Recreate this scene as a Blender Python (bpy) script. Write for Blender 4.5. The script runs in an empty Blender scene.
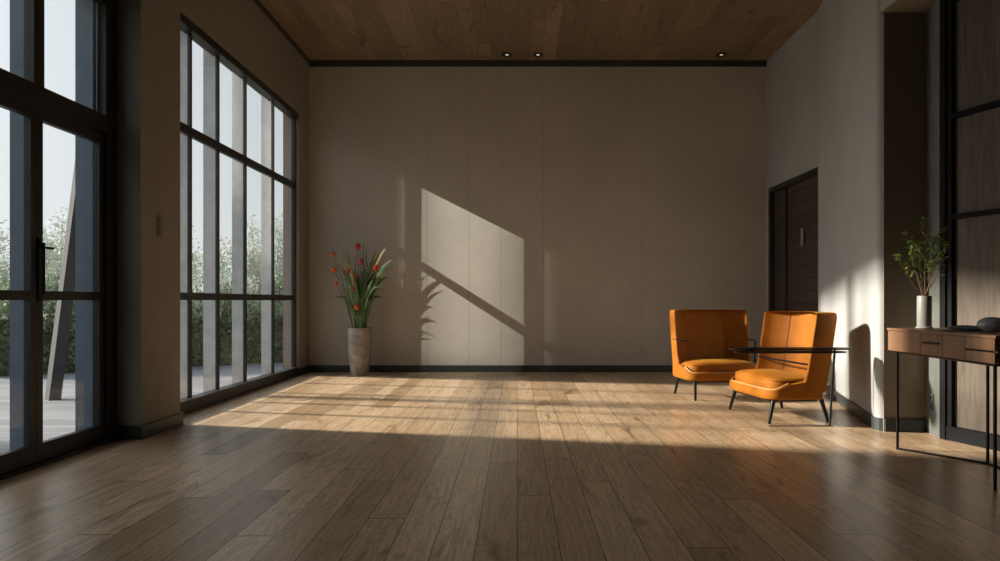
import bpy, bmesh, math, random
from mathutils import Vector, Matrix, noise
R = random.Random(7)
col = bpy.context.scene.collection
F, VX, VY, EYE = 650.0, 517.0, 301.0, 1.05
def pt(px, py, Y):                      # pixel -> world point at depth Y
    return Vector(((px-VX)/F*Y, Y, EYE+(VY-py)/F*Y))

# ------------------------------------------------------------------ nodes
class N:
    def __init__(s, name):
        s.m = bpy.data.materials.new(name); s.m.use_nodes = True
        s.t = s.m.node_tree; s.n = s.t.nodes; s.l = s.t.links
        s.b = s.n['Principled BSDF']; s.out = s.n['Material Output']
    def put(s, sock, v):
        if isinstance(v, bpy.types.NodeSocket): s.l.new(v, sock)
        elif v is not None:
            if isinstance(v, (tuple, list)) and len(v) == 3 and sock.type == 'RGBA': v = (*v, 1)
            sock.default_value = v
    def math(s, op, a, b=None, c=None):
        n = s.n.new('ShaderNodeMath'); n.operation = op
        for i, v in enumerate((a, b, c)): s.put(n.inputs[i], v)
        return n.outputs[0]
    def mix(s, f, a, b, mode='MIX'):
        n = s.n.new('ShaderNodeMix'); n.data_type = 'RGBA'; n.blend_type = mode
        s.put(n.inputs[0], f); s.put(n.inputs[6], a); s.put(n.inputs[7], b); return n.outputs[2]
    def coord(s, kind='Object'):
        return s.n.new('ShaderNodeTexCoord').outputs[kind]
    def sep(s, v):
        n = s.n.new('ShaderNodeSeparateXYZ'); s.put(n.inputs[0], v); return n.outputs
    def comb(s, x, y, z=0.0):
        n = s.n.new('ShaderNodeCombineXYZ')
        for i, v in enumerate((x, y, z)): s.put(n.inputs[i], v)
        return n.outputs[0]
    def noise(s, v, scale=5, detail=4, rough=.55, dist=0, out=0):
        n = s.n.new('ShaderNodeTexNoise'); s.put(n.inputs['Vector'], v)
        n.inputs['Scale'].default_value = scale; n.inputs['Detail'].default_value = detail
        n.inputs['Roughness'].default_value = rough; n.inputs['Distortion'].default_value = dist
        return n.outputs[out]
    def white(s, v, dims='3D'):
        n = s.n.new('ShaderNodeTexWhiteNoise'); n.noise_dimensions = dims
        s.put(n.inputs['W' if dims == '1D' else 'Vector'], v); return n.outputs[0]
    def ramp(s, f, stops):
        n = s.n.new('ShaderNodeValToRGB'); s.put(n.inputs[0], f); e = n.color_ramp.elements
        while len(e) < len(stops): e.new(.5)
        for i, (p, c) in enumerate(stops): e[i].position = p; e[i].color = (*c, 1)
        return n.outputs[0]
    def bump(s, h, strength=.2, dist=.01):
        n = s.n.new('ShaderNodeBump'); n.inputs['Strength'].default_value = strength
        n.inputs['Distance'].default_value = dist; s.put(n.inputs['Height'], h)
        s.l.new(n.outputs[0], s.b.inputs['Normal'])
    def set(s, color=None, rough=None, metal=None, **k):
        if color is not None: s.put(s.b.inputs['Base Color'], color)
        if rough is not None: s.put(s.b.inputs['Roughness'], rough)
        if metal is not None: s.put(s.b.inputs['Metallic'], metal)
        for a, v in k.items(): s.put(s.b.inputs[a.replace('_', ' ')], v)
        return s.m

def simple(name, c, rough=.6, metal=0, var=.12, scale=8, bump=0, **k):
    n = N(name); nz = n.noise(n.coord(), scale, 5)
    f = n.ramp(nz, [(.3, tuple(x*(1-var) for x in c)), (.7, tuple(min(1, x*(1+var)) for x in c))])
    if bump: n.bump(n.noise(n.coord(), scale*12, 3), bump, .003)
    return n.set(f, rough, metal, **k)

def planks(name, w, length, cols, gap=(.02, .012, .008), rough=.35, swap=False, bumps=.25, gx=.014, knots=True, grain=.5):
    """boards running along object Y (or X when swap)"""
    n = N(name); s = n.sep(n.coord())
    x, y = (s[1], s[0]) if swap else (s[0], s[1])
    u = n.math('DIVIDE', x, w); row = n.math('FLOOR', u)
    off = n.math('MULTIPLY', n.white(row, '1D'), length*3)
    v = n.math('DIVIDE', n.math('ADD', y, off), length); cl = n.math('FLOOR', v)
    idv = n.comb(row, cl, 1.3); rnd = n.white(idv)
    fu = n.math('FRACT', u); fv = n.math('FRACT', v)
    g1 = n.math('LESS_THAN', fu, gx); g2 = n.math('LESS_THAN', fv, .007*1.0/length)
    gap_m = n.math('MAXIMUM', g1, g2)
    shift = n.math('MULTIPLY', rnd, 37.0)
    gv = n.comb(n.math('ADD', n.math('MULTIPLY', x, 1.0), shift), n.math('MULTIPLY', y, .035), shift)
    fine = n.noise(gv, 55, 7, .68, .4)
    gv2 = n.comb(n.math('ADD', x, shift), n.math('MULTIPLY', y, .13), shift)
    broad = n.noise(gv2, 6, 3, .55, 1.6)
    rings = n.math('FRACT', n.math('MULTIPLY', broad, 9.0))
    rings = n.math('ABSOLUTE', n.math('SUBTRACT', rings, .5))
    base = n.ramp(rnd, [(0, cols[0]), (.45, cols[1]), (1, cols[2])])
    f1 = n.ramp(fine, [(.3, (.55,)*3), (.62, (1.12,)*3)])
    f2 = n.ramp(rings, [(0, (.60,)*3), (.20, (1.04,)*3)])
    c = n.mix(grain, base, f1, 'MULTIPLY'); c = n.mix(grain*.9, c, f2, 'MULTIPLY')
    if knots:
        k = n.noise(n.comb(n.math('ADD', x, shift), n.math('MULTIPLY', y, .3), shift), 3.2, 3, .7, 1.0)
        kk = n.ramp(k, [(.60, (1, 1, 1)), (.68, (.45, .38, .33))])
        c = n.mix(.8, c, kk, 'MULTIPLY')
    c = n.mix(gap_m, c, gap)
    h = n.math('SUBTRACT', n.math('MULTIPLY', fine, .25), gap_m)
    n.bump(h, bumps, .004)
    rr = n.math('ADD', n.math('MULTIPLY', fine, .12), rough-.06)
    return n.set(c, rr)

M = {}
M['floor'] = planks('oak floor boards', .18, 2.8, [(.46, .315, .185), (.62, .44, .275), (.76, .56, .37)], rough=.30, gx=.022, grain=.75, bumps=.35)
M['ceiling'] = planks('ceiling boards', .185, 2.3, [(.19, .13, .08), (.235, .163, .10), (.30, .215, .135)], rough=.55, knots=True)
M['deck'] = planks('weathered deck boards', .14, 3.5, [(.17, .18, .205), (.22, .235, .26), (.28, .295, .325)], rough=.6, swap=True, gx=.06, knots=False)
M['walnut'] = planks('walnut veneer', .5, 2, [(.23, .122, .065), (.27, .145, .08), (.31, .17, .092)], rough=.45, swap=True, gx=0, knots=False)

def wallmat(name, c, seams=()):
    n = N(name); o = n.coord()
    a = n.noise(o, 1.1, 5, .6); b = n.noise(o, 14, 4, .6)
    f = n.ramp(a, [(.3, tuple(x*.92 for x in c)), (.7, tuple(x*1.06 for x in c))])
    f = n.mix(.25, f, n.ramp(b, [(.35, (.86,)*3), (.65, (1.05,)*3)]), 'MULTIPLY')
    if seams:
        x = n.sep(o)[0]; m = None
        for s in seams:
            q = n.math('LESS_THAN', n.math('ABSOLUTE', n.math('SUBTRACT', x, s)), .005)
            m = q if m is None else n.math('MAXIMUM', m, q)
        f = n.mix(n.math('MULTIPLY', m, .3), f, (.06, .05, .04))
    n.bump(n.noise(o, 90, 3), .08, .002)
    return n.set(f, .75)
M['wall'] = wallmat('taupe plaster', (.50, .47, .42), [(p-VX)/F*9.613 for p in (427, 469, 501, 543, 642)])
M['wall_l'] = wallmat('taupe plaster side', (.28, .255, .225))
M['wall_r'] = wallmat('light grey plaster', (.40, .415, .415))
M['wall_shade'] = wallmat('plaster toned for recess shade', (.25, .21, .165))  # shade of the recess is put into this plaster colour
M['base'] = simple('dark green grey skirting', (.035, .042, .042), .45)
M['frame'] = simple('black bronze frame', (.030, .029, .027), .4, .3)
M['fin'] = simple('pale grey outdoor fin', (.55, .57, .59), .55)
M['finb'] = simple('blue grey outdoor fin', (.15, .20, .26), .5)
M['strip'] = simple('grey wall strip', (.16, .168, .155), .5)
M['beam'] = simple('blue grey leaning beam', (.035, .042, .05), .9)
M['black'] = simple('black metal', (.018, .018, .018), .35, .6)
M['black2'] = simple('dark panel frame', (.009, .010, .011), .75, Specular_IOR_Level=.15)
M['orange'] = simple('orange velvet', (.34, .112, .006), .62, var=.16, scale=6, bump=.25, Specular_IOR_Level=.2, Sheen_Weight=.25, Sheen_Roughness=.35, Sheen_Tint=(1, .62, .14, 1))
M['piping'] = simple('pale orange piping', (.55, .27, .09), .5, var=.05)
M['stem'] = simple('green stem', (.07, .14, .04), .6)
M['leaf'] = simple('strap leaf', (.13, .22, .09), .5, var=.4, scale=14)
M['leaf2'] = simple('dry olive leaf', (.30, .24, .10), .6, var=.3, scale=14)
M['red'] = simple('red petal', (.46, .03, .012), .5, var=.3, scale=40)
M['ora'] = simple('orange petal', (.70, .12, .02), .5, var=.3, scale=40)
M['pink'] = simple('crimson petal', (.42, .03, .05), .5, var=.3, scale=40)
M['leaf3'] = simple('small fresh leaf', (.20, .32, .05), .45, var=.35, scale=20)
M['twig'] = simple('reddish twig', (.17, .09, .055), .7)
M['ceramic'] = simple('off white ceramic', (.40, .41, .39), .4, var=.05)
M['stone'] = simple('grey polished stone', (.48, .50, .53), .28, var=.1, scale=30)
M['bluedish'] = simple('dark blue glaze', (.11, .16, .23), .3)
M['hedge'] = simple('dark hedge leaf', (.13, .18, .10), .7, var=.4, scale=3)
M['shrub'] = simple('shrub leaf paled for haze', (.60, .64, .57), .8, var=.25, scale=2)  # garden haze is put into this pale leaf colour
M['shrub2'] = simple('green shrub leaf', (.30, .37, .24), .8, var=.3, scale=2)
M['trunk'] = simple('grey bark', (.16, .14, .12), .8)
M['ground'] = simple('grass ground', (.12, .16, .08), .9)
M['render'] = simple('pale outdoor render', (.5, .48, .45), .8)
M['plate'] = simple('brown switch plate', (.17, .14, .12), .4)
M['steel'] = simple('brushed steel', (.55, .56, .58), .3, .9)

n = N('mottled stone glaze'); o = n.coord()
a = n.noise(o, 5, 6, .65, 1.5)
f = n.ramp(a, [(.3, (.15, .13, .115)), (.5, (.31, .28, .25)), (.7, (.42, .39, .36))])
n.bump(n.noise(o, 22, 5), .3, .01); M['vase'] = n.set(f, .55)

n = N('grey oak panel'); s = n.sep(n.coord())
u = n.math('DIVIDE', s[1], .13); row = n.math('FLOOR', u); rnd = n.white(row, '1D')
gv = n.comb(n.math('MULTIPLY', s[1], 1), n.math('MULTIPLY', s[2], .06), n.math('MULTIPLY', rnd, 31))
fine = n.noise(gv, 45, 6, .65, .7)
br = n.noise(n.comb(s[1], n.math('MULTIPLY', s[2], .15), n.math('MULTIPLY', rnd, 9)), 9, 4, .6, 1.8)
c = n.ramp(rnd, [(0, (.125, .10, .078)), (1, (.20, .165, .125))])
c = n.mix(.7, c, n.ramp(fine, [(.3, (.55,)*3), (.65, (1.15,)*3)]), 'MULTIPLY')
c = n.mix(.5, c, n.ramp(br, [(.35, (.6,)*3), (.6, (1.05,)*3)]), 'MULTIPLY')
n.bump(fine, .15, .003); M['oak'] = n.set(c, .6, Specular_IOR_Level=.25)

n = N('dark slatted timber'); s = n.sep(n.coord())
u = n.math('DIVIDE', s[2], .168); fu = n.math('FRACT', u)
fine = n.noise(n.comb(s[0], n.math('MULTIPLY', s[1], .12), s[2]), 50, 5, .6, .5)
c = n.mix(.7, n.ramp(n.white(n.math('FLOOR', u), '1D'), [(0, (.052, .035, .028)), (1, (.08, .055, .043))]),
          n.ramp(fine, [(.3, (.6,)*3), (.65, (1.15,)*3)]), 'MULTIPLY')
gp = n.math('LESS_THAN', fu, .07); c = n.mix(gp, c, (.006, .005, .004))
n.bump(n.math('MULTIPLY', gp, -1), .5, .01); M['slat'] = n.set(c, .5)

n = N('thin window glass')
tr = n.n.new('ShaderNodeBsdfTransparent'); tr.inputs[0].default_value = (.97, .98, .98, 1)
gl = n.n.new('ShaderNodeBsdfGlossy'); gl.inputs['Roughness'].default_value = .02
lw = n.n.new('ShaderNodeLayerWeight'); lw.inputs[0].default_value = .5
fres = n.math('ADD', n.math('MULTIPLY', n.math('POWER', lw.outputs[1], 5.0), .9), .03)
ms = n.n.new('ShaderNodeMixShader'); n.l.new(fres, ms.inputs[0]); n.l.new(tr.outputs[0], ms.inputs[1]); n.l.new(gl.outputs[0], ms.inputs[2])
n.l.new(ms.outputs[0], n.out.inputs[0]); n.n.remove(n.b); M['glass'] = n.m

n = N('downlight bulb'); n.set((.8, .8, .8), .3, Emission_Color=(1, .93, .82, 1), Emission_Strength=.5); M['bulb'] = n.m

# ------------------------------------------------------------------ mesh helpers
class MB:
    def __init__(s): s.bm = bmesh.new()
    def box(s, a, b, mat=None, bev=0):
        a, b = Vector(a), Vector(b); v = []
        for i in range(8):
            p = Vector((b[0] if i & 1 else a[0], b[1] if i & 2 else a[1], b[2] if i & 4 else a[2]))
            v.append(s.bm.verts.new(mat @ p if mat else p))
        fs = [s.bm.faces.new([v[k] for k in q]) for q in ((0,2,3,1),(4,5,7,6),(0,1,5,4),(2,6,7,3),(0,4,6,2),(1,3,7,5))]
        if bev:
            es = list({e for f_ in fs for e in f_.edges})
            bmesh.ops.bevel(s.bm, geom=es, offset=bev, segments=2, profile=.6, affect='EDGES')
        return s
    def prism(s, pts, z0, z1):
        lo = [s.bm.verts.new((x, y, z0)) for x, y in pts]; hi = [s.bm.verts.new((x, y, z1)) for x, y in pts]
        k = len(pts)
        s.bm.faces.new(lo[::-1]); s.bm.faces.new(hi)
        for i in range(k): s.bm.faces.new((lo[i], lo[(i+1) % k], hi[(i+1) % k], hi[i]))
        return s
    def tube(s, pts, r, seg=8, flat=1.0):
        pts = [Vector(p) for p in pts]; k = len(pts)
        rs = r if isinstance(r, (list, tuple)) else [r]*k
        rings = []; prev = None
        for i, p in enumerate(pts):
            d = (pts[min(i+1, k-1)]-pts[max(i-1, 0)]).normalized()
            if prev is None:
                up = Vector((0, 0, 1)) if abs(d.z) < .9 else Vector((1, 0, 0)); a = d.cross(up).normalized()
            else: a = (prev - d*prev.dot(d)).normalized()
            prev = a; b = d.cross(a)
            rings.append([s.bm.verts.new(p+(a*math.cos(t)+b*math.sin(t)*flat)*rs[i]) for t in [2*math.pi*j/seg for j in range(seg)]])
        for i in range(k-1):
            for j in range(seg):
                s.bm.faces.new((rings[i][j], rings[i][(j+1) % seg], rings[i+1][(j+1) % seg], rings[i+1][j]))
        s.bm.faces.new(rings[0][::-1]); s.bm.faces.new(rings[-1]); return s
    def lathe(s, prof, c=(0, 0, 0), seg=32, sx=1, sy=1):
        rings = []
        for r, z in prof:
            if r < 1e-5: rings.append([s.bm.verts.new((c[0], c[1], c[2]+z))])
            else: rings.append([s.bm.verts.new((c[0]+r*sx*math.cos(2*math.pi*j/seg), c[1]+r*sy*math.sin(2*math.pi*j/seg), c[2]+z)) for j in range(seg)])
        for i in range(len(rings)-1):
            A, B = rings[i], rings[i+1]
            for j in range(seg):
                q = [A[j % len(A)], A[(j+1) % len(A)], B[(j+1) % len(B)], B[j % len(B)]]
                u = []
                for v in q:
                    if v not in u: u.append(v)
                if len(u) > 2: s.bm.faces.new(u)
        return s
    def grid(s, rows, closed=False):
        vs = [[s.bm.verts.new(p) for p in r] for r in rows]
        for i in range(len(vs)-1):
            k = len(vs[i])
            for j in range(k if closed else k-1):
                s.bm.faces.new((vs[i][j], vs[i][(j+1) % k], vs[i+1][(j+1) % k], vs[i+1][j]))
        return vs
    def build(s, name, mat, parent=None, smooth=False, recalc=True, **props):
        if recalc: bmesh.ops.recalc_face_normals(s.bm, faces=s.bm.faces)
        me = bpy.data.meshes.new(name); s.bm.to_mesh(me); s.bm.free()
        if smooth:
            for p in me.polygons: p.use_smooth = True
            me.set_sharp_from_angle(angle=math.radians(42))
        me.materials.append(mat)
        o = bpy.data.objects.new(name, me); col.objects.link(o)
        if parent: o.parent = parent
        for k, v in props.items(): o[k] = v
        return o
def empty(name, loc=(0, 0, 0), rz=0, **props):
    o = bpy.data.objects.new(name, None); col.objects.link(o); o.location = loc; o.rotation_euler = (0, 0, rz)
    o.empty_display_size = .1
    for k, v in props.items(): o[k] = v
    return o
def thing(name, label, cat, loc=(0, 0, 0), rz=0, group=None):
    o = empty(name, loc, rz, label=label, category=cat)
    if group: o['group'] = group
    return o
S = dict(kind='structure')
def subsurf(o, lv=2):
    m = o.modifiers.new('sub', 'SUBSURF'); m.levels = lv; m.render_levels = lv
def bevel(o, w=.004, seg=2):
    m = o.modifiers.new('bev', 'BEVEL'); m.width = w; m.segments = seg; m.limit_method = 'ANGLE'

# ------------------------------------------------------------------ room
YB, XL, XO, ZC = 9.613, -3.076, -3.30, 4.60
XR = 3.682
panel0 = Vector((3.234, 4.97)); psl = Vector((.316, -1.0)).normalized()          # foot line of the panelled wall
pl = lambda d, off=0: panel0 + psl*d + Vector((-psl.y, psl.x))*off              # off > 0 = away from the room
P_end = pl(5.0)
MB().prism([(XO, -3), (6.2, -3), (6.2, YB+.15), (XO, YB+.15)], -.12, 0).build('floor', M['floor'], **S)
MB().prism([(XO, -3), (6.2, -3), (6.2, YB+.15), (XO, YB+.15)], ZC, ZC+.15).build('ceiling', M['ceiling'], **S)
MB().box((XO, YB, 0), (6.2, YB+.15, ZC)).build('wall_back', M['wall'], **S)
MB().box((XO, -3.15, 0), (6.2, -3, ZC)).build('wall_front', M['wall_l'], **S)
m = MB()
m.box((XO, 9.17, 0), (XL, YB, ZC)); m.box((XO, 5.52, 3.70), (XL, 9.17, ZC))
m.box((XO, 4.94, 0), (-2.86, 5.52, ZC))
m.box((XO, 1.6, 3.34), (-3.04, 4.94, ZC)); m.box((XO, -3, 0), (-3.04, 1.6, ZC))
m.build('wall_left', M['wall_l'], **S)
# right side: wall with doorway, angled wall with rounded end, recess, soffit
m = MB()
DY0, DY1, DH = 7.95, 9.497, 2.69
m.box((XR, DY1, 0), (XR+.3, YB, ZC)); m.box((XR, DY0, DH), (XR+.3, DY1, ZC))
m.box((XR+.14, DY0, 0), (XR+.3, DY1, DH))
arc = [(XR, DY0), (3.02, 5.70)]
c0, r0 = Vector((3.005, 5.32)), .07
for k in range(9):
    a = math.radians(164 + (270-164)*k/8); arc.append((c0.x+r0*math.cos(a), c0.y+r0*math.sin(a)))
arc = [arc[0]] + arc[2:]
poly = arc + [(6.2, 5.25), (6.2, DY0)]
o = m.prism(poly, 0, ZC).build('wall_right', M['wall_r'], **S)
b = o.modifiers.new('b', 'BEVEL'); b.width = .001
# bulkhead over the recess
MB().box((2.935, -3, 3.385), (6.2, 5.249, ZC)).build('wall_bulkhead', M['wall_r'], **S)
MB().box((2.937, -3, 3.37), (6.2, 5.247, 3.3849)).build('ceiling_recess', M['wall_shade'], **S)  # thin dark sheet painting the shade under the bulkhead
MB().box((2.955, 5.235, 0), (3.30, 5.2495, 3.37)).build('wall_recess', M['wall_shade'], **S)  # thin dark sheet over the wall end, painting its shade
# grey strip + wall behind the oak panels
q0, q1, q2 = (3.295, 5.249), tuple(panel0), tuple(pl(0, .12))
MB().prism([q0, q1, q2, (3.45, 5.249)], 0, 3.37).build('wall_strip', M['strip'], **S)
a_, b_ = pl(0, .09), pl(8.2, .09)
MB().prism([tuple(a_), tuple(b_), (6.2, b_.y), (6.2, a_.y)], 0, 3.37).build('wall_side', M['wall_shade'], **S)
# baseboards
def basebd(name, pts, h=.10, t=.018, side=1):
    m = MB()
    P = [Vector(p) for p in pts]; Nn = []
    for i, p in enumerate(P):
        ds = []
        if i: ds.append((P[i]-P[i-1]).normalized())
        if i < len(P)-1: ds.append((P[i+1]-P[i]).normalized())
        nn = sum((Vector((-d.y, d.x)) for d in ds), Vector((0, 0))).normalized()
        nn /= max(.5, nn.dot(Vector((-ds[0].y, ds[0].x)))); Nn.append(nn*side*t)
    out = [p+q for p, q in zip(P, Nn)]
    m.prism([tuple(p) for p in P]+[tuple(p) for p in out[::-1]], 0, h)
    return m.build(name, M['base'], **S)
basebd('baseboard_back', [(XL, YB), (XR, YB)], side=-1)
basebd('baseboard_left', [(XL, 9.17), (XL, YB)], side=-1)
basebd('baseboard_pillar', [(XL+.04, 4.94), (-2.86, 4.94), (-2.86, 5.52), (XL+.04, 5.52)], side=-1)
basebd('baseboard_right', arc, side=-1 if False else -1)
basebd('baseboard_recess', [(2.96, 5.235), (3.29, 5.235)], side=-1)
basebd('baseboard_door', [(XR, YB), (XR, DY1)], side=-1)
# ceiling edge trims
MB().box((XL, YB-.03, ZC-.085), (XR, YB, ZC)).build('trim_1', M['base'], **S)
MB().box((XL, 5.52, ZC-.05), (XL+.03, YB-.03, ZC)).build('trim_2', M['base'], **S)

# ------------------------------------------------------------------ window wall (left)
GX = -3.15
w = empty('window_1', (GX, 5.56, 0), **S)
def loc(a): return (a[0]-GX, a[1]-5.56, a[2])
def wbox(name, a, b, mat, parent=w, off=(GX, 5.56, 0), bev=0, **k):
    O = Vector(off); return MB().box(Vector(a)-O, Vector(b)-O, bev=bev).build(name, mat, parent, **k)
WY0, WY1 = 5.53, 9.165
m = MB(); O = Vector((GX, 5.56, 0))
for a, b in [((-3.19, WY0, 0), (-3.08, WY1, .12)), ((-3.19, WY0, 3.62), (-3.08, WY1, 3.70)),
             ((-3.19, WY0, .12), (-3.12, WY0+.05, 3.62)), ((-3.168, WY1-.035, .12), (-3.12, WY1, 3.62))]:
    m.box(Vector(a)-O, Vector(b)-O)
m.build('window_frame', M['frame'], w)
MY = [6.26, 6.84, 7.53, 8.39]
for y in MY:
    wbox('mullion', (-3.168, y-.015, .12), (-3.136, y+.015, 3.62), M['frame'])
    wbox('outdoor_fin', (-3.298, y-.009, .0), (-3.169, y+.009, 3.699), M['fin'])
for z in ((1.06, 1.13), (2.635, 2.72)):
    wbox('transom', (-3.175, WY0+.05, z[0]), (-3.13, WY1-.035, z[1]), M['frame'])
ys = [WY0+.05]+MY+[WY1-.035]; zs = [(.12, 1.06), (1.13, 2.635), (2.72, 3.62)]
for i in range(5):
    for z0, z1 in zs: wbox('pane', (-3.152, ys[i]+(.02 if i else 0), z0), (-3.148, ys[i+1]-(.02 if i < 4 else 0), z1), M['glass'])

# ------------------------------------------------------------------ glazed double door (left)
d = empty('door_1', (-3.09, 4.13, 0), **S); OD = (-3.09, 4.13, 0)
def dbox(name, a, b, mat, **k): return wbox(name, a, b, mat, d, OD, **k)
m = MB(); O = Vector(OD)
X0, X1 = -3.10, -3.035
for a, b in [((X0, 4.80, 0), (X1, 4.935, 3.34)), ((X0, 1.605, 3.25), (X1, 4.80, 3.34)), ((X0, 1.605, 2.29), (X1, 4.80, 2.42)),
             ((X0, 4.085, 2.42), (X1, 4.175, 3.25)), ((X0, 1.605, 0), (X1, 1.70, 3.25)), ((X0, 2.86, 0), (X1, 2.96, 3.25)),
             ((X0-.02, 1.605, 0), (X1+.015, 4.80, .022))]:
    m.box(Vector(a)-O, Vector(b)-O)
m.build('door_frame', M['frame'], d)
def leaf(y0, y1, hy):
    m = MB(); x0, x1 = -3.095, -3.05; st = .05
    for a, b in [((x0, y0, .025), (x1, y1, .137)), ((x0, y0, 2.21), (x1, y1, 2.285)), ((x0, y0, .137), (x1, y0+st, 2.21)),
                 ((x0, y1-st, .137), (x1, y1, 2.21)), ((x0, y0+st, 1.055), (x1, y1-st, 1.115))]:
        m.box(Vector(a)-O, Vector(b)-O)
    lf = m.build('door_leaf', M['frame'], d)
    for z0, z1 in ((.137, 1.055), (1.115, 2.21)): dbox('pane', (-3.077, y0+st, z0), (-3.073, y1-st, z1), M['glass'])
    if hy:
        h = MB().box(Vector((-3.05, hy-.018, 1.05))-O, Vector((-3.042, hy+.018, 1.46))-O)
        h.tube([Vector((-3.045, hy, 1.09))-O, Vector((-3.022, hy, 1.09))-O, Vector((-3.022, hy, 1.42))-O, Vector((-3.045, hy, 1.42))-O], .008)
        h.box(Vector((-3.05, hy+.0, 1.385))-O, Vector((-3.02, hy+.09, 1.40))-O)
        ho = h.build('door_handle', M['black'], lf)
leaf(4.132, 4.798, 4.152); leaf(3.46, 4.128, 0)
leaf(2.962, 3.458, 0)
dbox('outdoor_fin', (-3.228, 4.75, .02), (-3.101, 4.79, 3.3), M['finb'])
dbox('outdoor_fin', (-3.20, 4.10, .02), (-3.101, 4.14, 3.3), M['finb'])
for y0, y1 in ((4.175, 4.80), (2.96, 4.085), (1.70, 2.86)):
    dbox('pane', (-3.077, y0, 2.42), (-3.073, y1, 3.25), M['glass'])
dbox('pane', (-3.077, 1.70, .02), (-3.073, 2.86, 2.29), M['glass'])

# ------------------------------------------------------------------ dark boarded double door (right)
d2 = empty('door_2', (XR+.05, 8.7, 0), **S); O2 = (XR+.05, 8.7, 0)
m = MB(); O = Vector(O2)
for a, b in [((XR-.008, DY1-.075, 0), (XR+.13, DY1, DH)), ((XR-.008, DY0, DH-.07), (XR+.13, DY1-.075, DH)), ((XR+.0, DY0, 0), (XR+.13, DY0+.02, DH-.07))]:
    m.box(Vector(a)-O, Vector(b)-O)
m.build('door_frame', M['frame'], d2)
YS = 517+0; ysplit = 3.74*650/(787-517)
l1 = wbox('door_leaf', (XR+.06, DY0+.022, .01), (XR+.11, ysplit-.012, DH-.075), M['slat'], d2, O2)
l2 = wbox('door_leaf', (XR+.05, ysplit+.012, .01), (XR+.11, DY1-.08, DH-.075), M['slat'], d2, O2)
wbox('astragal', (XR+.035, ysplit-.012, .01), (XR+.11, ysplit+.012, DH-.075), M['frame'], d2, O2)
hy = 3.74*650/(804-517)
h = MB().box(Vector((XR+.035, hy-.03, 1.77))-O, Vector((XR+.042, hy+.05, 2.0))-O)
for z in (1.82, 1.95): h.tube([Vector((XR+.062, hy+.01, z))-O, Vector((XR+.041, hy+.01, z))-O], .01)
h.build('handle', M['steel'], l1, label='pale steel pull plate')

# ------------------------------------------------------------------ oak sliding panels in black frames (right)
t = empty('trim_3', (panel0.x, panel0.y, 0), math.atan2(psl.y, psl.x), **S)       # local x runs toward the camera, local +y away from room
def sgn(y): return y
def pbox(name, a, b, mat, parent=t, **k): return MB().box(a, b).build(name, mat, parent, **k)
pw = 1.9
for i in range(3):
    x0 = i*pw
    m = MB()
    for a, b in [((x0, -.005, 0), (x0+.045, .06, 3.36)), ((x0+pw-.055, -.005, 0), (x0+pw, .06, 3.36)), ((x0+.055, -.005, 3.30), (x0+pw-.055, .06, 3.36)),
                 ((x0+.055, -.005, 0), (x0+pw-.055, .06, .105)), ((x0+.055, .005, 2.42), (x0+pw-.055, .05, 2.46)), ((x0+.055, .005, 1.665), (x0+pw-.055, .05, 1.70)),
                 ((x0+.045, .01, .105), (x0+.085, .07, 3.30))]:  # last box: dark strip painted in for the shadow beside the stile
        m.box(a, b)
    m.build('panel_frame_and_shade', M['black2'], t)
    pbox('panel_board', (x0+.085, .045, .105), (x0+pw-.055, .075, 3.30), M['oak'])
# board texture uses local y -> rotate mesh coords by using object space of the board
for o in bpy.data.objects:
    if o.name.startswith('panel_board'):
        me = o.data; Rm = Matrix.Rotation(math.radians(90), 4, 'Z'); me.transform(Rm.inverted()); o.matrix_local = Rm

# ------------------------------------------------------------------ downlights, switch, socket
for px, lab in ((507, 'round black recessed downlight, leftmost in the plank ceiling'), (538, 'round black recessed downlight, middle one of the three in the plank ceiling'),
                (721.5, 'round black recessed downlight, alone near the right corner of the plank ceiling')):
    x = (px-VX)/F*9.36
    t_ = thing('downlight', lab, 'ceiling light', (x, 9.36, ZC), 0, 'recessed downlights by the back wall')
    MB().lathe([(.028, -.001), (.030, -.008), (.046, -.014), (.062, -.016), (.078, -.006), (.078, -.0005)], seg=28).build('bezel', M['black'], t_, True)
    MB().lathe([(0, -.012), (.018, -.010), (.026, -.003), (.026, -.0005), (0, -.0005)], seg=24).build('bulb', M['bulb'], t_, True)
t_ = thing('wall_switch', 'narrow upright switch plate on the brown pillar between glass doors and window', 'switch', (-2.86, 5.2, 1.65))
MB().box((0.0005, -.04, -.09), (.008, .04, .09), bev=.003).build('plate', M['plate'], t_)
for k in (-1, 0, 1): MB().box((.008, -.018, k*.05-.014), (.013, .018, k*.05+.014), bev=.002).build('rocker', M['plate'], t_)
sd = (Vector(q1)-Vector(q0)).normalized()
t_ = thing('wall_socket', 'small double socket low on the grey strip beside the oak panels', 'socket', (3.262, 5.10, .19), math.atan2(sd.y, sd.x))
for z in (0, .075):
    MB().box((-.028, -.011, z), (.028, -.002, z+.055), bev=.002).build('plate', M['strip'], t_)
    MB().box((-.014, -.014, z+.014), (.014, -.0115, z+.040)).build('outlet', M['black'], t_)

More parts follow.
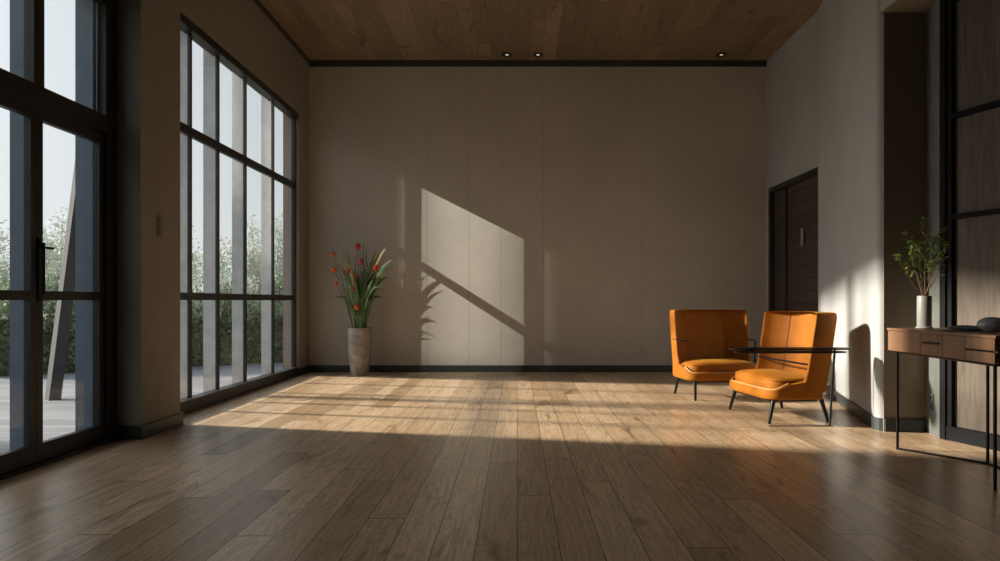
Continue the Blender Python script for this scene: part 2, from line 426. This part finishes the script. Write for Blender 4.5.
# ------------------------------------------------------------------ armchairs
def superpath(n, pts):
    return pts
def make_chair(label, loc, rz, post=False):
    c = thing('armchair', label, 'armchair', loc, rz, None)
    HW = .435
    # --- backrest with forward-angled wings: section path (x, y) swept in height, reclining
    inner = [(-.405, .03), (-.385, .085), (-.33, .135), (-.235, .20), (-.20, .215), (0, .222), (.20, .215), (.235, .20), (.33, .135), (.385, .085), (.405, .03)]
    outer = [(-.435, .02), (-.437, .10), (-.432, .20), (-.36, .285), (-.25, .308), (0, .31), (.25, .308), (.36, .285), (.432, .20), (.437, .10), (.435, .02)]
    rows = []
    zsteps = [.215, .30, .38, .46, .54, .62, .70, .78, .86, .92, .945, .955]
    for z in zsteps:
        rec = (z-.2)*.155
        sh = 0 if z < .93 else (.012 if z < .95 else .03)
        fwd = 0
        ring = []
        for (x, y) in inner:
            k = 1 if abs(x) < .38 else 1
            ring.append((x*(1+.02*(z-.2)), y+rec+sh-(.03 if abs(x) > .38 and z < .4 else 0), z))
        for (x, y) in reversed(outer):
            ring.append((x*(1+.02*(z-.2))-(sh*.6 if x > 0 else -sh*.6)*(abs(x) > .35), y+rec-sh, z))
        rows.append(ring)
    m = MB(); vs = m.grid(rows, True)
    m.bm.faces.new(vs[-1]); m.bm.faces.new(vs[0][::-1])
    bk = m.build('backrest', M['orange'], c, True); subsurf(bk, 2)
    for r_, z in ((3, .55), (4, .72)):
        for k in range(r_ if False else 4):
            x = (-.165+.11*k) + (.0 if z < .6 else .0)
            MB().lathe([(0, -.006), (.007, -.005), (.011, 0), (.007, .003), (0, .004)], seg=12).build('button', M['orange'], bk, True).matrix_local = Matrix.Translation((x, .221+(z-.2)*.155-.002, z)) @ Matrix.Rotation(math.radians(90), 4, 'X')
    # crease seams where wings meet the back
    for s in (-1, 1):
        MB().tube([(s*.236*(1+.02*(z-.2)), .195+(z-.2)*.155, z) for z in (.40, .55, .7, .85, .935)], .0035, 6).build('seam', M['orange'], bk, True)
    # --- seat shell: rounded plan
    def plan(hw, yb, yf, bulge, n=20):
        p = [(-hw, yb)]
        for k in range(n+1):
            a = math.pi*k/n
            x = -hw*math.copysign(abs(math.cos(a))**.34, math.cos(a)); y = yf+.13 - (.13+bulge)*math.sin(a)**.75 if 0 < k < n else yf+.13
            p.append((x, y))
        p.append((hw, yb)); return p
    outl = plan(HW-.005, .20, -.25, .03)
    inn = plan(HW-.035, .17, -.22, .028)
    rows = []
    for z, sc in ((.205, .955), (.215, .985), (.24, 1.0), (.285, 1.0)):
        rows.append([(x*sc, y*sc if y < 0 else y, z+(.095*max(0, min(1, (y+.22)/.20)) if z > .27 else 0)) for x, y in outl])
    rows.append([(x, y, .287+.095*max(0, min(1, (y+.22)/.20))) for x, y in inn]); rows.append([(x, y, .25) for x, y in inn])
    m = MB(); vs = m.grid(rows, True); m.bm.faces.new(vs[0][::-1]); m.bm.faces.new(vs[-1])
    m.build('seat_shell', M['orange'], c, True)
    mid = [((a[0]+b[0])/2, (a[1]+b[1])/2, .290+.095*max(0, min(1, ((a[1]+b[1])/2+.22)/.20))) for a, b in zip(outl, inn)][1:-1]
    MB().tube(mid, .009, 8).build('piping', M['piping'], c, True, label='pale piping round the seat rim')
    # --- cushion: domed block
    m = MB(); rows = []; cp = plan(.393, .205, -.205, .03, 20)
    cx, cy = 0, -.01
    prof = [(.95, .252), (.985, .258), (1.0, .275), (1.005, .33), (1.0, .362), (.975, .374), (.88, .388), (.65, .402), (.4, .412), (.18, .415)]
    for f_, z in prof: rows.append([(cx+(x-cx)*f_, cy+(y-cy)*f_, z) for x, y in cp])
    vs = m.grid(rows, True); m.bm.faces.new(vs[0][::-1]); m.bm.faces.new(vs[-1])
    m.build('seat_cushion', M['orange'], c, True)
    ring = [(cx+(x-cx)*1.0, cy+(y-cy)*1.0, .364) for x, y in cp]
    MB().tube(ring, .0055, 6).build('cushion_piping', M['orange'], c, True)
    # --- base frame and legs
    m = MB(); fr = [(x*.86, y*.86 if y < 0 else y*.9) for x, y in outl]
    m.tube([(x, y, .196) for x, y in fr]+[(fr[0][0], fr[0][1], .196)], .011, 8); m.tube([(-.36, .1, .196), (.36, .1, .196)], .010, 8)
    m.build('base_frame', M['black'], c, True)
    for x, y, dx, dy in ((-.345, -.20, -.02, -.05), (.345, -.20, .02, -.05), (-.345, .24, -.02, .05), (.345, .24, .02, .05)):
        MB().tube([(x, y, .20), (x+dx, y+dy, .012), (x+dx, y+dy, 0)], [.020, .013, .013], 10).build('leg', M['black'], c, True)
    # --- thin black arm rails
    for s in (-1, 1) if post else ():
        MB().tube([(s*.437, .17, .628), (s*.436, .06, .625), (s*.425, -.03, .620), (s*.385, -.055, .618), (s*.345, .0, .618)], .009, 8, .6).build('arm_rail', M['black'], c, True)
    if post:
        MB().tube([(.43, -.03, .618), (.43, -.035, .45), (.425, -.04, .30)], .010, 8).build('arm_post', M['black'], c, True)
        MB().tube([(.43, -.033, .50), (.40, .1, .50)], .007, 8).build('arm_brace', M['black'], c, True)
    return c
ch1 = make_chair('orange velvet armchair nearest the back wall, facing out with its front towards the room', (2.20, 7.15, 0), math.radians(9), True)
ch2 = make_chair('front orange velvet armchair turned sideways, seen past the thin black side table', (2.355, 5.955, 0), math.radians(-82))
bpy.data.objects[ch2.name]
for o in (ch1, ch2): o['group'] = 'pair of orange armchairs'
M_ = MB()
# lumbar bar on the front chair
MB().tube([(-.40, .075, .505), (.40, .075, .505)], .009, 8).build('lumbar_bar', M['black'], ch2, True)

# C-shaped side table
st = thing('side_table', 'thin elongated oval black side table overlapping the near side of the front armchair', 'side table', (2.25, 5.36, 0))
def oval(L, W, n=40):
    p = []
    for k in range(n):
        a = 2*math.pi*k/n; p.append((L*math.copysign(abs(math.cos(a))**.6, math.cos(a)), W*math.sin(a)))
    return p
m = MB(); m.grid([[(x*s_, y*s_, z) for x, y in oval(.505, .095)] for s_, z in ((.96, .650), (1, .654), (1, .662), (.97, .666))], True)
vs = list(m.bm.verts); m.bm.faces.new(vs[120:160]); m.bm.faces.new(vs[0:40][::-1])
tt = m.build('table_top', M['black'], st)
MB().tube([(x*.93, y*.9, .630) for x, y in oval(.49, .09)]+[(oval(.49, .09)[0][0]*.93, 0, .630)], .007, 6).build('under_rail', M['black'], st, True)
MB().tube([(.405, .07, .652), (.385, .08, .30), (.37, .085, .006)], .010, 8).build('post', M['black'], st, True)
MB().box((-.14, .078, 0), (.40, .092, .006)).build('floor_bar', M['black'], st)  # added black foot, drawn in for a faint shadow line on the floor

# ------------------------------------------------------------------ console table
ct = thing('console_table', 'long walnut console table with thin black metal legs against the oak panels', 'console table', (2.84, 4.1, 0))
OC = Vector((2.84, 4.1, 0))
def cb(name, a, b, mat, parent=ct, bev=.0, **k): return MB().box(Vector(a)-OC, Vector(b)-OC, bev=bev).build(name, mat, parent, **k)
cb('table_top', (2.625, 3.565, .843), (3.055, 4.615, .86), M['walnut'], bev=.002)
cb('carcass', (2.642, 3.575, .70), (3.05, 4.605, .8425), M['walnut'], bev=.001)
fx0, fx1 = 2.628, 2.6415
cb('door', (fx0, 4.232, .704), (fx1, 4.603, .840), M['walnut'])
dr = cb('drawer', (fx0, 4.018, .778), (fx1, 4.228, .840), M['walnut'])
cb('handle', (2.618, 4.04, .781), (2.628, 4.20, .789), M['black'], dr)
cb('drawer', (fx0, 4.018, .704), (fx1, 4.228, .774), M['walnut'])
cb('door', (fx0, 3.815, .704), (fx1, 4.014, .840), M['walnut'])
d_ = cb('drawer', (fx0, 3.577, .775), (fx1, 3.811, .840), M['walnut'])
cb('handle', (2.62, 3.59, .766), (2.628, 3.80, .773), M['black'], d_)
cb('drawer', (fx0, 3.577, .704), (fx1, 3.811, .764), M['walnut'])
for x, y in ((2.69, 4.595), (3.02, 4.17), (2.655, 3.61), (3.03, 3.63)):
    MB().box(Vector((x-.0065, y-.0065, 0))-OC, Vector((x+.0065, y+.0065, .70))-OC).build('leg', M['black'], ct)
MB().tube([Vector(p)-OC for p in ((2.69, 4.595, .692), (3.02, 4.17, .692), (3.03, 3.63, .692), (2.655, 3.61, .692), (2.69, 4.595, .692))], .008, 6).build('apron_bar', M['black'], ct)
MB().tube([Vector(p)-OC for p in ((2.69, 4.595, .008), (3.02, 4.17, .008), (3.03, 3.63, .008))], .008, 6).build('floor_bar', M['black'], ct)

# things on the console
v = thing('vase', 'slim off-white cylinder vase holding leafy branches on the console table', 'vase', (2.82, 4.50, .86))
MB().lathe([(0, .014), (.043, .014), (.045, .02), (.045, .222), (.043, .226), (.040, .226), (.040, .03), (0, .03)], seg=32).build('body', M['ceramic'], v, True)
MB().lathe([(0, 0), (.046, 0), (.052, .004), (.052, .010), (.046, .0138), (0, .0138)], seg=32).build('saucer', M['stone'], v, True)
m = MB().lathe([(0, 0), (.075, 0), (.11, .008), (.118, .014), (.10, .022), (.06, .032), (0, .036)], seg=36, sx=.8, sy=1.35)
o = m.build('lidded_dish', M['bluedish'], None, True, label='flat dark blue oval dish lying on the console table between vase and stone', category='dish')
o.location = (2.90, 4.17, .86)
o = MB().lathe([(0, -.066), (.03, -.064), (.055, -.05), (.08, -.022), (.086, 0), (.08, .024), (.058, .05), (.03, .064), (0, .067)], seg=36, sx=.95, sy=1.0).build(
    'decorative_stone', M['stone'], None, True, label='smooth grey egg-shaped ornament at the right end of the console table', category='ornament')
o.location = (2.875, 3.93, .86+.047); o.scale = (.97, .97, .70)

# branches
br = thing('leafy_branches', 'bunch of thin reddish twigs with small green leaves in the slim off-white vase', 'branches', (2.82, 4.50, 1.05))
def leafquad(bm, p, d, up, L, W, curl=.15):
    s = d.cross(up).normalized()*W
    a = bm.verts.new(p); b = bm.verts.new(p+d*L*.45+s); c_ = bm.verts.new(p+d*L+up*(-curl*L)); e = bm.verts.new(p+d*L*.45-s)
    k = bm.verts.new(p+d*L*.5-up*W*.3)
    bm.faces.new((a, b, k)); bm.faces.new((b, c_, k)); bm.faces.new((c_, e, k)); bm.faces.new((e, a, k))
tips = [(897, 256), (907, 236), (919, 240), (927, 218), (934, 236), (943, 228), (947, 243), (913, 262), (936, 258)]
for tx, ty in tips:
    yy = 4.50+R.uniform(-.12, .10)
    tip = pt(tx, ty, yy)-Vector(br.location)
    base_ = Vector((R.uniform(-.02, .02), R.uniform(-.02, .02), -.10))
    mouth = Vector(((tip.x)*.10, tip.y*.1, .045)); mouth.x = max(-.03, min(.03, mouth.x))
    mid = mouth.lerp(tip, .5)+Vector((R.uniform(-.02, .02), R.uniform(-.02, .02), .0))
    pts = [base_, mouth]; 
    for k in range(1, 9):
        f_ = k/8; p = mouth*(1-f_)**2+mid*2*f_*(1-f_)+tip*f_*f_; pts.append(p+Vector([R.uniform(-.004, .004) for _ in range(3)]))
    b_ = MB().tube(pts, [.004-.0028*i/9 for i in range(len(pts))], 5).build('branch', M['twig'], br, True)
    m = MB()
    for k in range(5, len(pts)):
        for _ in range(3 if k < 7 else 10):
            p = pts[k].lerp(pts[k-1], R.random()); d_ = Vector((R.uniform(-1, 1), R.uniform(-1, 1), R.uniform(-.1, 1))).normalized()
            stalk = p+d_*R.uniform(.0, .018)
            leafquad(m.bm, stalk, d_, Vector((R.uniform(-.4, .4), R.uniform(-.4, .4), 1)).normalized(), R.uniform(.026, .048), R.uniform(.010, .017))
    m.build('leaves', M['leaf3'], b_, recalc=False)

# ------------------------------------------------------------------ floor vase and flowers
VP = Vector((-2.23, 9.22, 0))
v = MB().lathe([(0, 0), (.112, 0), (.120, .012), (.138, .12), (.155, .26), (.165, .42), (.168, .55), (.165, .64), (.162, .668), (.155, .672), (.148, .668), (.148, .60), (.10, .58), (0, .58)], seg=48).build(
    'floor_vase', M['vase'], None, True, label='tall mottled grey stone floor vase by the back wall near the window', category='vase')
v.location = VP
fl = thing('flowering_plant', 'tall plant with long strap leaves and red tulip-like flowers in the floor vase', 'plant', VP+Vector((0, 0, .58)))
def strap(root, tip, droop, W, mat, bend=None):
    n_ = 12; m = MB(); root, tip = Vector(root), Vector(tip)
    d = tip-root; side = d.cross(Vector((0, 1, 0)) if R.random() < .7 else Vector((1, 0, 0))).normalized()
    if R.random() < .3: side = side.cross(d.normalized())*.75+side*.6
    side.normalize(); nrm = side.cross(d).normalized()
    mid = root.lerp(tip, .55)+Vector((-(d.x)*.22, -(d.y)*.22, droop)); rows = []
    for k in range(n_+1):
        f_ = k/n_; p = root*(1-f_)**2+mid*2*f_*(1-f_)+tip*f_*f_
        wv = W*min(1, .45+1.6*f_)*(1-f_**5)+.0008
        rows.append([p-side*wv, p-nrm*wv*.35, p+side*wv])
    m.grid(rows); return m.build('leaf', mat, fl, True, recalc=False)
L0 = VP+Vector((0, 0, .58))
ltips = [(345,244),(334,262),(341,280),(338,293),(336,301),(343,259),(352,268),(349,262),(356,252),(364,240),(369,255),(376,250),(392,243),(388,248),(383,262),(390,278),(382,288),(380,297),(384,305),(376,285),
         (371,268),(366,262),(361,270),(353,281),(347,288),(373,279),(378,272),(358,290),(365,284),(341,270),(367,247),(379,256),(394,260),(391,268),(387,291),(333,290),(330,300),(388,300),(385,279),(341,252),(346,278),(383,270)]
for i, (px, py) in enumerate(ltips + [(R.uniform(343, 378), R.uniform(268, 305)) for _ in range(30)]):
    yy = 9.22+R.uniform(-.16, .16); tip = pt(px, py, yy)-L0
    root = Vector((R.uniform(-.07, .07), R.uniform(-.07, .07), .01))
    far = abs(px-360) > 16
    strap(root, tip, .42 if far else .10, R.uniform(.020, .034), M['leaf2'] if i in (1, 3, 5, 39, 12, 13, 7, 33, 40, 46) else M['leaf'])
for px, py, mt, s in ((358,249,'red',1.15),(335,272,'ora',1.1),(333,256,'ora',.9),(337,284.5,'ora',.85),(361,264,'pink',1.15),(375,270,'red',1.15),(348.5,273,'red',.8),(357,309,'ora',1.0),(357,278,'red',.7),(366,268,'leaf2',.7),(354,290,'pink',.6)):
    yy = 9.22+R.uniform(-.12, -.02); tip = pt(px, py, yy)-L0
    root = Vector((tip.x*.25+R.uniform(-.02, .02), tip.y*.2, .01)); root.x = max(-.08, min(.08, root.x))
    mid = root.lerp(tip, .6)+Vector((-tip.x*.15, 0, .05)); pts = []
    for k in range(9):
        f_ = k/8; pts.append(root*(1-f_)**2+mid*2*f_*(1-f_)+tip*f_*f_)
    sm = MB().tube(pts, .0045, 6).build('stem', M['stem'], fl, True)
    ax = (pts[-1]-pts[-2]).normalized(); m = MB()
    q = Vector((0, 0, 1)).rotation_difference(ax).to_matrix()
    for layer in (0, 1):
        for k in range(3 if layer else 4):
            a = 2*math.pi*(k+layer*.5)/(3 if layer else 4)+.4; rows = []
            for j in range(7):
                h = j/6; rr = (.030*math.sin(min(1, h*1.25+.12)*math.pi*.62)+.002)*(1-.25*layer)*(1.05-.35*h*h); ww = .028*math.sin(math.pi*min(.97, h*.9+.08))
                row = []
                for u_ in (-1, -.5, 0, .5, 1):
                    aa = a+u_*ww/max(rr, .010)*.9
                    row.append(tip+q@(Vector((rr*math.cos(aa), rr*math.sin(aa), h*.072-.012))*s*1.15))
                rows.append(row)
            m.grid(rows)
    m.build('flower', M[mt], sm, True, recalc=False)

# ------------------------------------------------------------------ outdoors
DZ = -.10
MB().box((-16, -4, DZ-.1), (XO-.002, 12.6, DZ)).build('deck', M['deck'], **S)
MB().box((-60, -30, DZ-.3), (30, 70, DZ-.105)).build('ground', M['ground'], **S)
bA, bB = Vector((-5.42, 7.55, DZ)), pt(90, 90, 7.7); bB = bA+(bB-bA)*1.25
m = MB(); dd = (bB-bA); Ln = dd.length; q = Vector((0, 0, 1)).rotation_difference(dd.normalized()).to_matrix().to_4x4()
m.box((-.10, -.03, .0), (.05, .09, Ln), Matrix.Rotation(math.radians(0), 4, 'Z')); m.bm.transform(Matrix.Translation(bA) @ q @ Matrix.Rotation(math.radians(-38), 4, 'Z'))
m.build('leaning_post', M['beam'], label='blue-grey slanting post standing on the deck outside the glass doors', category='post')
# hedge line from left to right, going away
H0, H1 = Vector((-8.1, 9.75)), Vector((-2.2, 13.6))
hd = (H1-H0); hl = hd.length; hd.normalize(); hn = Vector((hd.y, -hd.x))*-1
def leaves(m, fn, count, size):
    for _ in range(count):
        p = fn(); d_ = Vector((R.gauss(0, 1), R.gauss(0, 1), R.gauss(0, 1)+.3)).normalized(); up = Vector((R.gauss(0, 1), R.gauss(0, 1), R.gauss(0, 1))).normalized()
        if abs(d_.dot(up)) > .95: continue
        s_ = size*R.uniform(.6, 1.4); sd_ = d_.cross(up).normalized()*s_*.32
        a = m.bm.verts.new(p); b = m.bm.verts.new(p+d_*s_*.5+sd_); c_ = m.bm.verts.new(p+d_*s_); e = m.bm.verts.new(p+d_*s_*.5-sd_)
        m.bm.faces.new((a, b, c_, e))
hg = thing('hedge', 'low dense dark green hedge along the far edge of the deck', 'hedge', (H0.x, H0.y, DZ))
def hp():
    s_ = R.random()*hl; top = .78+.14*noise.noise(Vector((s_*1.3, 0, 0)))+.05*noise.noise(Vector((s_*5, 3, 0)))
    if R.random() < .45: z = top+R.gauss(0, .03); t_ = R.uniform(-.02, .55)
    else: z = R.uniform(0, top); t_ = abs(R.gauss(0, .09))
    q_ = hd*s_+hn*t_; return Vector((q_.x, q_.y, z))
m = MB(); leaves(m, hp, 26000, .075); m.build('foliage', M['hedge'], hg, recalc=False)
m = MB()
rows = []
for k in range(41):
    s_ = hl*k/40; top = .70+.12*noise.noise(Vector((s_*1.3, 0, 0))); a = hd*s_+hn*.07; b = hd*s_+hn*.5
    rows.append([(a.x, a.y, 0), (a.x, a.y, top), (b.x, b.y, top), (b.x, b.y, 0)])
m.grid(rows); m.build('inner_growth', M['hedge'], hg, recalc=False)
# tall shrubs behind, mist painted into their pale leaf colour
def shrub(s_, t_, h, w_, mat, label, dens, size, group):
    q_ = H0+hd*s_+hn*t_
    r_ = thing('garden_shrub', label, 'shrub', (q_.x, q_.y, DZ-.005), 0, group)
    m = MB(); ends = []
    for k in range(9):
        a = R.uniform(0, 6.28); rr = R.uniform(.15, 1)*w_; top = Vector((math.cos(a)*rr, math.sin(a)*rr, h*R.uniform(.65, 1.0)*(1-.25*(rr/w_)**2)))
        mid = Vector((top.x*.35, top.y*.35, top.z*.5)); pts = []
        for j in range(7):
            f_ = j/6; pts.append(mid*2*f_*(1-f_)+top*f_*f_)
        m.tube(pts, [.02-.0026*j for j in range(7)], 4); ends.append(pts)
    m.build('stems', M['trunk'], r_, recalc=False)
    def sp():
        p = R.choice(ends); i = R.randrange(1, 6) if R.random() < .8 else 5; base_ = p[i].lerp(p[i+1], R.random())
        sd_ = .17*(1.15-.6*base_.z/h)
        return base_+Vector((R.gauss(0, sd_), R.gauss(0, sd_), R.gauss(0, .10)))
    m = MB(); leaves(m, sp, dens, size); m.build('foliage', mat, r_, recalc=False)
k = 0
s_ = .2
while s_ < hl:
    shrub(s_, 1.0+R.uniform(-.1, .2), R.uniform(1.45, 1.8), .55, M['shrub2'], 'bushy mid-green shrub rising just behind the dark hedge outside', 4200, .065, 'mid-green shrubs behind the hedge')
    s_ += R.uniform(.75, .95)
s_ = 0
while s_ < hl+.8:
    shrub(s_, 2.4+R.uniform(-.3, .4), R.uniform(2.6, 3.3), .75, M['shrub'], 'tall wispy shrub with haze painted into its grey-green leaves in the back row beyond the hedge outside', 9000, .05, 'haze-paled tall shrubs in the back row')
    s_ += R.uniform(.8, 1.1)

# unseen, added to shape the light: wall shading the glass doors, and floodlight
MB().box((-9.3, -4, DZ), (-9.05, 6.22, 5.3)).build('sun_block_wall', M['render'], label='unseen high pale wall, added to shade the glass doors from the sun', category='wall')
P = Vector((-10.1, 3.38, 7.1))
tgt = pt(474, 290, YB); ax = (tgt-P).normalized()
fl_ = thing('patch_light_rig', 'hooded floodlight on an unseen pole, added to throw the back-wall light patch', 'helper lamp', (P.x, P.y, DZ))
D = .62
corners = [Vector((-1.36, YB, -.05)), Vector((.04, YB, -.05)), Vector((.04, YB, 3.6)), Vector((-1.36, YB, 3.6))]
ap = []
for c_ in corners:
    v_ = (c_-P); ap.append(P+v_*(D/v_.dot(ax)))
cen = sum(ap, Vector())/4; outr = [cen+(a-cen).normalized()*.30 for a in ap]; back = [p-ax*(D+.12) for p in outr]
LP = Vector(fl_.location); m = MB()
V = lambda L: [m.bm.verts.new(p-LP) for p in L]
A, B_, C_ = V(ap), V(outr), V(back)
for i in range(4):
    j = (i+1) % 4; m.bm.faces.new((A[i], A[j], B_[j], B_[i])); m.bm.faces.new((B_[i], B_[j], C_[j], C_[i]))
m.bm.faces.new(C_)
m.build('hood', M['black'], fl_)  # opening shaped so the added lamp lights only the wall patch
MB().tube([(-.75, -.5, 0), (-.75, -.5, 7.3), (-.3, -.22, 7.5)], .06, 12).build('pole', M['black'], fl_, True)

# ------------------------------------------------------------------ light
def lamp(kind, name, energy, color, loc=(0, 0, 0), direction=None, **k):
    l = bpy.data.lights.new(name, kind); l.energy = energy; l.color = color
    for a, v_ in k.items(): setattr(l, a, v_)
    o = bpy.data.objects.new(name, l); col.objects.link(o); o.location = loc
    if direction: o.rotation_euler = Vector(direction).to_track_quat('-Z', 'Y').to_euler()
    return o
lamp('SUN', 'sun', 10.6, (1, .885, .75), (-8, 6, 6), (1, -.19, -.385), angle=math.radians(3.0))
lamp('SPOT', 'added_patch_spot', 8800, (1, .93, .80), P, ax, spot_size=math.radians(26), spot_blend=0, shadow_soft_size=.016)  # unseen spot added to throw the light patch on the back wall
wd = bpy.data.worlds.new('World'); bpy.context.scene.world = wd; wd.use_nodes = True
nt = wd.node_tree; bg = nt.nodes['Background']
tc = nt.nodes.new('ShaderNodeTexCoord'); sp_ = nt.nodes.new('ShaderNodeSeparateXYZ'); nt.links.new(tc.outputs['Generated'], sp_.inputs[0])
rp = nt.nodes.new('ShaderNodeValToRGB'); nt.links.new(sp_.outputs[2], rp.inputs[0])
rp.color_ramp.elements[0].position = 0; rp.color_ramp.elements[0].color = (.86, .88, .885, 1)
rp.color_ramp.elements[1].position = .6; rp.color_ramp.elements[1].color = (.70, .77, .84, 1)
dt = nt.nodes.new('ShaderNodeVectorMath'); dt.operation = 'DOT_PRODUCT'; nt.links.new(tc.outputs['Generated'], dt.inputs[0])
dt.inputs[1].default_value = Vector((-1, .10, .42)).normalized()
mx = nt.nodes.new('ShaderNodeMath'); mx.operation = 'MAXIMUM'; nt.links.new(dt.outputs['Value'], mx.inputs[0]); mx.inputs[1].default_value = 0
pw_ = nt.nodes.new('ShaderNodeMath'); pw_.operation = 'POWER'; nt.links.new(mx.outputs[0], pw_.inputs[0]); pw_.inputs[1].default_value = 12
gm = nt.nodes.new('ShaderNodeMix'); gm.data_type = 'RGBA'; gm.blend_type = 'ADD'; nt.links.new(pw_.outputs[0], gm.inputs[0])
gm.clamp_factor = False; nt.links.new(rp.outputs[0], gm.inputs[6]); gm.inputs[7].default_value = (4.2, 4.2, 4.0, 1)   # hazy bright sky round the sun
nt.links.new(gm.outputs[2], bg.inputs[0]); bg.inputs[1].default_value = 1.05

# ------------------------------------------------------------------ camera
cam = bpy.data.cameras.new('camera'); co = bpy.data.objects.new('camera', cam); col.objects.link(co)
co.location = (0, 0, EYE); co.rotation_euler = (math.radians(90), 0, 0)
cam.sensor_width = 36; cam.lens = 36*F/1000; cam.shift_x = -.017; cam.shift_y = .0205; cam.clip_start = .05; cam.clip_end = 300
sc = bpy.context.scene; sc.camera = co
sc.view_settings.view_transform = 'Standard'; sc.view_settings.look = 'None'; sc.view_settings.gamma = 1
sc.view_settings.use_curve_mapping = False; sc.view_settings.exposure = 0
